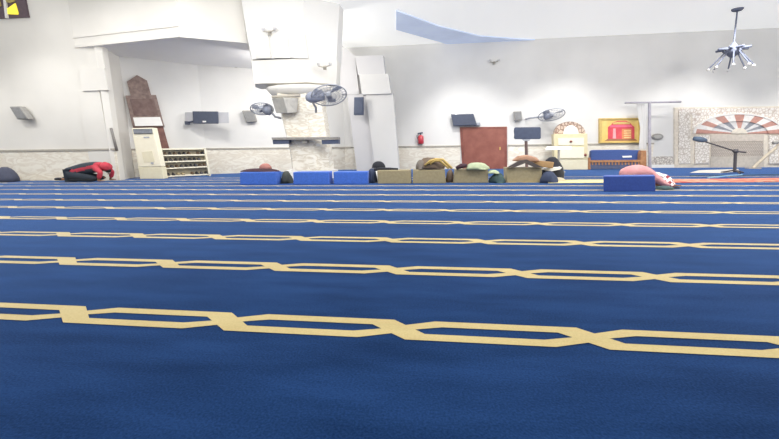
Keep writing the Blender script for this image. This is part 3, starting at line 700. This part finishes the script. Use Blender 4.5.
# ------------------------------------------------------------------ rugs and cable on the far floor
def flat(px, m, h=.02, name='rug'):
    w = B(); w.prism([onz(x, y, h) for x, y in px], V((0, 0, -h+.006)), m); return w
rug_m = arabesque('red_rug_pattern', (196, 88, 68), (208, 150, 122), 2.6)
w = flat([(671, 179.4), (786, 177.6), (786, 181.2), (668, 182.4)], rug_m); tag(w.build('rug'), 'long red patterned prayer rug on the floor before the niche', 'rug')
w = flat([(556, 180), (606, 179.6), (606, 182.4), (548, 182.8)], mat('yellow_rug', (232, 220, 160), .9)); tag(w.build('rug'), 'pale yellow runner on the floor left of the single blue box', 'rug')
w = flat([(699, 170.2), (738, 168.9), (740, 171.2), (722, 172.8), (690, 172.6)], mat('pale_mat', (214, 210, 200), .9), .015); tag(w.build('mat'), 'pale grey mat on the floor beside the microphone stand base', 'mat')
w = B(); w.tube([onz(x, y, .02) for x, y in ((690, 175.6), (712, 175), (730, 175.6), (760, 174.8), (786, 174.6))], .012, mat('cable_green', (72, 98, 92), .7)); tag(w.build('cable'), 'dark green cable running along the floor before the niche', 'cable')
w = B(); w.tube([onz(x, y, .05) for x, y in ((708, 177.6), (718, 177), (728, 175.6), (742, 174.8))], .02, mat('cable_blue', (150, 196, 226), .6)); tag(w.build('cable'), 'light blue cable curving across the floor near the red rug', 'cable')

# ------------------------------------------------------------------ low fabric boxes
TOPS = []
def lowbox(label, px, m, depth=.55, group=None, back=None):
    """px: tl, tr, br, bl of the front face"""
    A, C = onz(*px[3]), onz(*px[2]); pl = through(A, C)
    tl, tr = hit(*px[0], pl), hit(*px[1], pl); zt = (tl.z+tr.z)/2; tl.z = tr.z = zt
    w = B(); w.prism([tl, tr, C, A], (back or -pl[1])*depth, m)
    o = tag(w.build('fabric_box', bevel=.018), label, 'box', group); TOPS.append(zt); return o, zt, pl
lowbox('bright blue fabric box, leftmost in the long row', [(240, 172.2), (275.3, 172.2), (275.8, 184.6), (240, 184.8)], blue_f)
lowbox('bright blue fabric box in front of the marble column base', [(293, 172.2), (328.5, 172), (329.5, 184.3), (293.5, 184.5)], blue_f)
lowbox('bright blue fabric box next to the first tan box', [(333.3, 172), (367.5, 171.8), (368, 183.9), (333.8, 184.1)], blue_f)
lowbox('tan fabric box beside the blue boxes, below the black cap', [(377, 170.2), (410.5, 170.2), (411, 183.6), (377.8, 183.7)], tan_f)
lowbox('tan fabric box beneath the brown jacket with yellow straps', [(412.8, 169.9), (445, 169.8), (446, 183.4), (412.8, 183.5)], tan_f)
lowbox('tan fabric box beneath the pale green cloth', [(455.3, 169.4), (488, 169.4), (488.5, 182.9), (453.3, 183)], tan_f)
lowbox('tan fabric box rightmost in the long row', [(506.5, 167.8), (542, 167.6), (541.6, 182.5), (507, 182.6)], tan_f)
lowbox('royal blue fabric box standing alone in front of the bowing person in pink', [(603.2, 176.2), (655, 175.8), (655.5, 191.3), (603.5, 191.6)], bluer_f, .5, back=V((.42, .9, 0)))
YBX = 12.35

# ------------------------------------------------------------------ belongings on and between the boxes
def pile(name, label, cat, cpx, rpx, Y, m, seed, bottom=None, dy=.3, rough=.12, rot=0):
    pl = YP(Y); c = hit(*cpx, pl); s = Y/380*1.02
    if bottom is None: bz = c.z-rpx[1]*s
    else: bz = bottom
    w = B(); hgt = c.z+rpx[1]*s-bz
    w.blob((c.x, Y, bz), (rpx[0]*s, dy, hgt), m, Matrix.Rotation(rot, 3, 'Z'), seed, rough, 0.0)
    return tag(w.build(name, smooth=True), label, cat)
ZT = .43
maroon = mat('dark_maroon_cloth', (74, 52, 60), .9); dusty = mat('dusty_red_cloth', (178, 122, 112), .9); olive = mat('dark_olive_cloth', (74, 78, 72), .9)
green_p = mat('pale_green_cloth', (178, 190, 156), .9); brown_c = mat('brown_cloth', (112, 96, 82), .9); yel_s = mat('yellow_strap', (206, 176, 104), .8)
navy_c = mat('dark_navy_cloth', (56, 66, 90), .9); pinkb = mat('pink_brown_leather', (178, 138, 112), .7); tan_c = mat('tan_leather', (176, 142, 98), .7); grn_d = mat('dark_green_cloth', (62, 84, 84), .9)
pile('jacket', 'dark maroon jacket heaped on the leftmost blue box', 'jacket', (260, 170.8), (20, 2.6), 12.35, maroon, 1, bottom=TOPS[0], dy=.22, rough=.06)
pile('cap', 'dusty red cap on top of the dark maroon jacket', 'cap', (265.5, 166), (6.5, 2.8), 12.4, dusty, 2, dy=.16, rough=.05)
pile('bag', 'dark olive bag on the floor between the two leftmost blue boxes', 'bag', (286.5, 178), (6, 7), 12.6, olive, 3, bottom=0, dy=.25)
pile('bag', 'navy bag on the floor between the third blue box and first tan box', 'bag', (372.5, 177), (4.6, 8.5), 12.75, navy_c, 4, bottom=0, dy=.25)
pile('garment', 'folded white garment behind the first tan box', 'clothing', (381, 168.8), (12, 2.4), 13.6, white_p, 5, bottom=0.0, dy=.3, rough=.04)
pile('cap', 'black rounded cap resting on the folded white garment', 'cap', (378.6, 164.4), (7, 3.2), 13.6, black_m, 6, dy=.2, rough=.03)
w = B(); pp = YP(12.5); w.tube([hit(374, 169.8, pp), hit(380, 168.9, pp), hit(390, 169, pp), hit(398, 169.6, pp)], .05, black_m); tag(w.build('strap', smooth=True), 'dark strap lying along the top edge of the first tan box', 'strap')
# brown jacket with yellow straps
c = hit(434, 169.6, YP(12.55)); jk = thing('backpack', V((c.x, 12.55, .47)), 'brown backpack with yellow straps lying on the second tan box', 'backpack')
w = B(); w.blob((c.x-.1, 12.6, .46), (.45, .24, .36), brown_c, None, 7, .14, 0.0); w.build('bag_body', jk, smooth=True)
w = B(); q = hit(420.5, 165, YP(12.5)); w.blob((q.x, 12.5, .46), (.14, .16, .3), mat('grey_brown_cloth', (120, 112, 104), .9), None, 8, .1, 0.0); w.build('side_pocket', jk, smooth=True)
w = B(); pp = YP(12.36)
for pth in ([(425, 165.5), (430, 161), (436, 159.2), (443, 159.6), (447, 163.5), (452, 168.5)], [(430, 164), (435, 160.6), (440, 160.6), (444, 164), (449, 168.5)]): w.tube([hit(x, y, pp) for x, y in pth], .038, yel_s)
w.build('strap', jk, smooth=True)
pile('bag', 'dark brown bag on the floor between second and third tan boxes', 'bag', (450, 177), (4, 7.2), 12.9, brown_c, 9, bottom=0, dy=.25)
pile('cloth', 'pale green cloth crumpled on the third tan box', 'cloth', (477, 166), (10.5, 3.4), 12.6, green_p, 10, bottom=TOPS[5], dy=.22, rough=.12)
w = B(); pp = YP(12.5); w.tube([hit(456, 168.3, pp), hit(461, 166, pp), hit(467, 165.2, pp)], [.05, .08, .05], maroon); tag(w.build('pouch', smooth=True), 'small dark brown pouch left of the pale green cloth', 'pouch')
pile('bag', 'dark teal bag on the floor right of the third tan box', 'bag', (497, 178.5), (7.5, 5.5), 12.7, grn_d, 11, bottom=0, dy=.3)
pile('cloth', 'pale green scarf draped over the dark teal bag', 'cloth', (493, 172.6), (5.5, 2.6), 12.6, green_p, 12, bottom=.3, dy=.2, rough=.1)
# things behind/on the rightmost tan box
pp = YP(12.7)
w = B(); w.prism([hit(x, y, pp) for x, y in ((513, 161), (519, 156), (528, 155), (537, 157.5), (541, 161.5), (530, 162.5))], V((0, .3, 0)), pinkb)
tag(w.build('cushion', bevel=.05, smooth=True), 'pinkish brown cushion behind the rightmost tan box', 'cushion')
w = B()
w.prism([hit(x, y, YP(12.55)) for x, y in ((507.5, 167.5), (520, 160.5), (527, 159.5), (543, 167.3), (535, 167.5), (525.5, 163), (514, 167.6))], V((0, .14, 0)), mat('stand_dark_wood', (86, 78, 74), .6)); tag(w.build('book_stand'), 'dark folding book stand open on the rightmost tan box', 'book stand')
pile('bag', 'large black bag on the floor right of the rightmost tan box', 'bag', (552, 164.5), (11, 7), 13.6, black_m, 14, bottom=0, dy=.35, rough=.08)
w = B(); q = hit(543, 164, YP(13.1)); w.box((q.x, 13.1, q.z), (.62, .22, .2), tan_c, Matrix.Rotation(.12, 3, 'Y')); tag(w.build('satchel', bevel=.03), 'tan leather satchel leaning on the large black bag', 'bag')
w = B(); w.prism([hit(x, y, YP(13.15)) for x, y in ((541, 169.5), (549, 168), (562, 167.5), (560, 169.6), (552, 171.2))], V((0, .25, .02)), white_p); tag(w.build('cloth'), 'white cloth hanging over the front of the large black bag', 'cloth')
pile('bag', 'dark navy pouch on the floor touching the rightmost tan box', 'bag', (548.5, 177), (8.5, 5.2), 12.6, navy_c, 15, bottom=0, dy=.25)
w = B(); q = onz(557, 181.2); w.blob((q.x, q.y, 0), (.34, .14, .13), mat('slipper_beige', (196, 186, 164), .8), Matrix.Rotation(.3, 3, 'Z'), 3, .05, 0.0); tag(w.build('slipper', smooth=True), 'beige slipper on the floor beside the dark navy pouch', 'slipper')
# bag at left edge
g = onz(4, 182); w = B(); w.blob((g.x, g.y+.1, 0), (10.5*g.y/380*1.1, .42, .6), mat('slate_cloth', (78, 82, 100), .9, sheen=.2), None, 21, .05, 0.0); tag(w.build('bag', smooth=True), 'rounded slate grey bag at the left edge against the marble dado', 'bag')

# ------------------------------------------------------------------ people
skin_m = mat('skin', (150, 108, 84), .6); hair_m = mat('hair_black', (32, 28, 30), .7)
def skinned(name, nodes, edges, m, parent, sub=2, root=0, regions=None):
    """one continuous figure grown on a jointed skeleton"""
    me = bpy.data.meshes.new(name); org = abs_loc(parent)
    me.from_pydata([tuple(V(p)-org) for p, r in nodes], edges, [])
    o = bpy.data.objects.new(name, me); COL.objects.link(o)
    md = o.modifiers.new('s', 'SKIN'); md.use_smooth_shade = True
    for i, (p, r) in enumerate(nodes):
        sv = me.skin_vertices[0].data[i]; sv.radius = r if isinstance(r, tuple) else (r, r); sv.use_root = (i == root)
    sb = o.modifiers.new('u', 'SUBSURF'); sb.levels = sub; sb.render_levels = sub
    bpy.context.view_layer.update()
    dg = bpy.context.evaluated_depsgraph_get(); nm = bpy.data.meshes.new_from_object(o.evaluated_get(dg))
    o.modifiers.clear(); o.data = nm; bpy.data.meshes.remove(me)
    nm.materials.clear()
    ms_ = m if isinstance(m, list) else [m]
    for mm in ms_: nm.materials.append(mm)
    for p in nm.polygons: p.use_smooth = True; p.material_index = regions(p.center+org) if regions else 0
    o.parent = parent; nm.name = name
    return o
def head(parent, c, s, face_dir, up, hair=True):
    """head with brow, nose, ears and cap of hair; face looks along face_dir"""
    z = up.normalized(); x = face_dir.normalized(); y = z.cross(x); R = Matrix((x, y, z)).transposed()
    return R

def hand(nodes, edges, wrist, d, side, down, s):
    """palm with four fingers and a thumb, lying flat"""
    d = d.normalized(); side = side.normalized(); k0 = len(nodes)
    nodes.append((wrist+d*.05*s, (.045*s, .022*s))); 
    nodes.append((wrist+d*.10*s, (.048*s, .02*s))); edges.append((k0, k0+1))
    for j, ln in enumerate((.075, .09, .085, .065)):
        base = wrist+d*.12*s+side*(.034-.0225*j)*s; i = len(nodes)
        nodes += [(base, .011*s), (base+d*ln*.55*s-down*.004, .010*s), (base+d*ln*s-down*.012*0, .008*s)]
        edges += [(k0+1, i), (i, i+1), (i+1, i+2)]
    i = len(nodes); b0 = wrist+d*.055*s+side*.045*s
    nodes += [(b0+side*.015*s+d*.015*s, .012*s), (b0+side*.035*s+d*.05*s, .010*s)]; edges += [(k0, i), (i, i+1)]
    return k0

def bowing(prefix, label, base, dirx, L, joints, mats, cover, hips_r):
    pass

# --- person in black and red jacket, knelt against the left wall
pg = onz(85, 182.2); PY = pg.y
PQ = YP(PY)
per = thing('person', V((pg.x, PY, 0)), 'person in black and red hooded jacket kneeling bent forward by the left wall', 'person')
def Q(x, y, dy=0.0): p = hit(x, y, PQ); return V((p.x, PY+dy, max(p.z, .05)))
s_ = PY/380
def body_nodes(hip, chest, neck, headp, kneeL, footL, kneeR, footR, elbL, hanL, elbR, hanR, k=1.0, hd=V((1, 0, 0)), sd=V((0, 1, 0))):
    n = [(hip, .17*k), (hip.lerp(chest, .5)+V((0, 0, .05)), .155*k), (chest, .18*k), (neck, .075*k), (neck.lerp(headp, .5), .08*k), (headp, .125*k)]
    e = [(0, 1), (1, 2), (2, 3), (3, 4), (4, 5)]
    for kn, ft, yy in ((kneeL, footL, -.13), (kneeR, footR, .13)):
        i = len(n); n += [(hip+V((0, yy, -.02)), .12*k), (kn, .085*k), (kn.lerp(ft, .45), .075*k), (ft, .05*k), (ft+V((-.14*hd.x*1.0, 0, -.01)), .035*k)]
        e += [(0, i), (i, i+1), (i+1, i+2), (i+2, i+3), (i+3, i+4)]
    for el, ha, yy in ((elbL, hanL, -.2), (elbR, hanR, .2)):
        i = len(n); n += [(chest+V((0, yy*k, .0)), .085*k), (el, .06*k), (ha, .04*k)]
        e += [(2, i), (i, i+1), (i+1, i+2)]
        k0 = hand(n, e, ha, hd, V((0, -yy, 0)), V((0, 0, 1)), 1.25*k); e.append((i+2, k0))
    return n, e
def face_parts(parent, c, fd, up, k, hairm, hood=None):
    z = up.normalized(); x = (fd-z*fd.dot(z)).normalized(); y = z.cross(x); R = Matrix((x, y, z)).transposed()
    w = B(); w.blob(c+R @ V((-.02, 0, .03))*k, (.135*k, .12*k, .135*k), hairm, R, 5, .03, -.35); w.build('hair', parent, smooth=True)
    w = B()
    for sy in (-1, 1): w.blob(c+R @ V((.112, sy*.042, .005))*k, (.014*k, .02*k, .012*k), white_p, R, 1, 0); 
    for sy in (-1, 1): w.blob(c+R @ V((.122, sy*.042, .005))*k, (.008*k, .009*k, .009*k), hair_m, R, 1, 0)
    w.build('eyes', parent, smooth=True)
    w = B(); w.blob(c+R @ V((.125, 0, -.025))*k, (.025*k, .018*k, .03*k), skin_m, R, 1, 0); w.build('nose', parent, smooth=True)
    w = B(); w.blob(c+R @ V((.112, 0, -.068))*k, (.012*k, .032*k, .009*k), mat('lips', (140, 82, 76), .6), R, 1, 0); w.build('mouth', parent, smooth=True)
    w = B()
    for sy in (-1, 1): w.blob(c+R @ V((0, sy*.122, -.005))*k, (.025*k, .012*k, .035*k), skin_m, R, 1, 0)
    w.build('ears', parent, smooth=True)

KW = 1.35
hip = Q(71, 172.8); chest = Q(97, 167.6); neck = Q(103.5, 167); hd_ = Q(107.2, 170.5)
kL, fL = Q(102, 178.6, -.17), Q(66, 178.9, -.15); kR, fR = Q(101, 178.2, .17), Q(66, 178.6, .15)
eL, hL = Q(107.5, 172, -.3), Q(105, 180.2, -.3); eR, hR = Q(106, 172, .3), Q(103.5, 180, .3)
n, e = body_nodes(hip, chest, neck, hd_, kL, fL, kR, fR, eL, hL, eR, hR, 1.0)
body = skinned('body', n, e, skin_m, per)
fold = V((.55, 0, -.85))
face_parts(body, hd_, fold, V((.85, 0, .5)), 1.0, hair_m)
jm = mat('jacket_black', (52, 62, 72), .85, sheen=.1); jr = mat('jacket_red', (196, 62, 78), .8, sheen=.1); tm = mat('trousers_black', (44, 52, 62), .9)
def redband(p):
    # red shoulders, sleeves and a red flank band
    q = Q(99, 170)
    if p.x > Q(99.5, 168).x: return 1
    t = (p.x-hip.x)/(chest.x-hip.x); zc = hip.z+(chest.z-hip.z)*t+.035
    return 1 if abs(p.z-zc) < .06 and t > .12 and p.y < PY+.1 else 0
jn = [(Q(63.5, 172.6), (.07, .16)), (hip, (.2, .24)), (hip.lerp(chest, .5)+V((0, 0, .06)), (.2, .23)), (chest+V((0, 0, .02)), (.22, .25)), (Q(104, 165.8), (.16, .17)),
      (chest+V((.1, -.2, 0)), .12), (eL, .1), (hL.lerp(eL, .22), .075), (chest+V((.1, .2, 0)), .12), (eR, .1), (hR.lerp(eR, .22), .075)]
jacket = skinned('jacket', jn, [(0, 1), (1, 2), (2, 3), (3, 4), (3, 5), (5, 6), (6, 7), (3, 8), (8, 9), (9, 10)], [jm, jr], per, sub=3, regions=redband, root=3)
lab(jacket, 'black jacket with red shoulders, sleeves and side band')
w = B(); w.blob(Q(106.2, 166.8), (.2, .2, .17), jr, Matrix.Rotation(.5, 3, 'Y'), 4, .05, -.5); lab(w.build('hood', jacket, smooth=True), 'red hood over the bowed head')
tn_ = [(hip+V((.06, 0, -.08)), (.2, .24)), (hip+V((.12, -.14, -.09)), .16), (kL, .125), (kL.lerp(fL, .5), .1), (fL.lerp(kL, .1), .07), (hip+V((.12, .14, -.09)), .16), (kR, .125), (kR.lerp(fR, .5), .1), (fR.lerp(kR, .1), .07)]
skinned('trousers', tn_, [(0, 1), (1, 2), (2, 3), (3, 4), (0, 5), (5, 6), (6, 7), (7, 8)], tm, per)
w = B()
for ft in (fL, fR): w.blob(ft+V((-.14, 0, .0)), (.2, .075, .065), black_m, None, 2, .03, -.6)
w.build('socks', per, smooth=True)

# --- person in pink, bowed down behind the single blue box
pg = onz(640, 187.2); PY = pg.y+.25; PQ = YP(PY)
per = thing('person', V((pg.x, PY, 0)), 'person in pink shirt and checked headscarf bowing down behind the blue box', 'person')
hip = Q(628, 173.8); chest = Q(650, 176.8); neck = Q(657, 179); hd_ = Q(663.5, 182.6)
kL, fL = Q(640, 187, -.14), Q(616, 187, -.12); kR, fR = Q(640, 186.6, .16), Q(616, 186.6, .14)
eL, hL = Q(659, 184, -.3), Q(665, 187.8, -.26); eR, hR = Q(660, 184, .3), Q(667, 187, .26)
n, e = body_nodes(hip, chest, neck, hd_, kL, fL, kR, fR, eL, hL, eR, hR, 1.0)
body = skinned('body', n, e, skin_m, per)
face_parts(body, hd_, V((.4, 0, -.9)), V((.9, 0, .4)), 1.0, hair_m)
pink = mat('pink_shirt', (204, 150, 150), .8, sheen=.2, c2=(190, 130, 132), scale=6)
sn = [(Q(620, 178.5), (.16, .22)), (hip+V((0, 0, -.02)), (.24, .27)), (hip.lerp(chest, .55)+V((0, 0, .1)), (.25, .26)), (chest+V((0, 0, .0)), (.19, .22)), (Q(656, 178), (.11, .12)),
      (chest+V((.02, -.22, 0)), .11), (eL, .085), (hL.lerp(eL, .2), .06), (chest+V((.02, .22, 0)), .11), (eR, .085), (hR.lerp(eR, .2), .06)]
skinned('shirt', sn, [(0, 1), (1, 2), (2, 3), (3, 4), (3, 5), (5, 6), (6, 7), (3, 8), (8, 9), (9, 10)], pink, per, root=3)
tn_ = [(hip+V((.06, 0, -.16)), (.13, .15)), (hip+V((.08, -.1, -.2)), .1), (kL, .1), (kL.lerp(fL, .5), .09), (fL.lerp(kL, .1), .06), (hip+V((.08, .1, -.2)), .1), (kR, .1), (kR.lerp(fR, .5), .09), (fR.lerp(kR, .1), .06)]
skinned('trousers', tn_, [(0, 1), (1, 2), (2, 3), (3, 4), (0, 5), (5, 6), (6, 7), (7, 8)], grn_d, per)
ckm = checked('checked_scarf', (240, 226, 222), (142, 52, 58), 13)
w = B(); w.blob(hd_+V((.0, 0, .03)), (.25, .2, .19), ckm, Matrix.Rotation(.6, 3, 'Y'), 8, .07, -.6)
w.blob(hd_+V((.02, -.2, -.06)), (.2, .12, .14), ckm, Matrix.Rotation(.5, 3, 'Y'), 9, .1)
lab(w.build('headscarf', per, smooth=True), 'red and white checked headscarf')
w = B(); w.blob(Q(658.5, 175.8), (.16, .17, .085), white_p, Matrix.Rotation(.45, 3, 'Y'), 10, .05); lab(w.build('collar', per, smooth=True), 'white cloth at the neck')
g = hit(647, 168, YP(17.5)); w = B(); w.blob((g.x, 17.5, 0), (.2, .18, .24), mat('purple_cloth', (96, 78, 140), .9), None, 41, .08, 0.0); tag(w.build('bag', smooth=True), 'small purple bundle on the floor at the right end of the bench', 'bag')
g = onz(664, 189.5); w = B(); w.blob((g.x, g.y, 0), (.25, .12, .1), grn_d, None, 31, .1, 0.0); tag(w.build('cloth', smooth=True), 'dark green cloth on the floor at the right end of the royal blue box', 'cloth')
g = onz(675, 188.4); w = B(); w.blob((g.x, g.y, 0), (.15, .06, .05), black_m, Matrix.Rotation(.2, 3, 'Z'), 32, .03, 0.0); tag(w.build('slipper', smooth=True), 'dark slipper on the floor right of the checked headscarf', 'slipper')

# ------------------------------------------------------------------ groups of repeats
GR = {'fabric_box': 'low fabric boxes across the hall', 'wall_fan': 'wall fans', 'loudspeaker': 'wall loudspeakers', 'wall_lamp': 'small bracket lamps',
      'television': 'wall televisions', 'microphone_stand': 'microphone stands', 'pilaster': 'stepped wall pilasters'}
for o in list(COL.objects):
    k = o.name.split('.')[0]
    if o.parent is None and k in GR: o['group'] = GR[k]

# ------------------------------------------------------------------ light
wd = bpy.data.worlds.new('world'); S.world = wd; wd.use_nodes = True
bg = wd.node_tree.nodes['Background']; bg.inputs['Color'].default_value = (.93, .95, 1, 1); bg.inputs['Strength'].default_value = .65
def lamp(kind, loc, power, size, color=(1, .97, .93), rot=None, sy=None):
    l = bpy.data.lights.new('lamp', kind); l.energy = power; l.color = color
    if kind == 'AREA':
        l.size = size
        if sy: l.shape = 'RECTANGLE'; l.size_y = sy
    else: l.shadow_soft_size = size
    o = bpy.data.objects.new('lamp', l); COL.objects.link(o); o.location = loc
    if rot: o.rotation_euler = rot
    return o
for x, y, e_ in ((-15, 8, 200), (-8, 9, 190), (-1, 9.5, 260), (6, 9.5, 480), (13, 9, 600)):  # unseen fill lights above the view, added to brighten ceiling and walls
    lamp('POINT', (x, y, 5.2), e_, .6)
def spot(loc, aim, power, ang, blend=.7):
    l = bpy.data.lights.new('wash_fill_spot', 'SPOT'); l.energy = power; l.spot_size = math.radians(ang); l.spot_blend = blend; l.shadow_soft_size = .25; l.color = (1, .985, .96)
    o = bpy.data.objects.new('wash_fill_spot', l); COL.objects.link(o); o.location = loc
    o.rotation_euler = (V(aim)-V(loc)).to_track_quat('-Z', 'Y').to_euler()
spot((-4.5, 8.5, 5.2), (-5.6, 14.3, 1.6), 190, 46)  # extra unseen spot, added only to brighten the column front
for x in (1.2, 6.2, 12, 18): spot((x, 16.8, 6.4), (x+.3, 20.4, 0), 900, 84)
lamp('POINT', (-6.2, 16.6, 4.3), 230, .4)  # added fill behind the column, lifts the alcove soffit
spot((-7.5, 13.4, 4.9), (-9.5, 17.5, .5), 350, 95)  # fill spot added to brighten the alcove walls
for x in (-20, -15.5): spot((x, 9.5, 6.5), (x, 14, .5), 330, 80)  # unseen fill spots aimed at the left wall
lamp('AREA', (0, 11.2, 6.3), 480, 30, (1, .98, .96), (math.radians(8), 0, 0), 3)  # wide unseen fill added overhead to brighten far carpet and boxes
for x in (-10, 0, 10): lamp('POINT', (x, 3, 5.4), 60, .6)  # weak out-of-view fill added over the near floor
S.view_settings.view_transform = 'Standard'; S.view_settings.look = 'None'; S.view_settings.exposure = .36; S.view_settings.gamma = 1
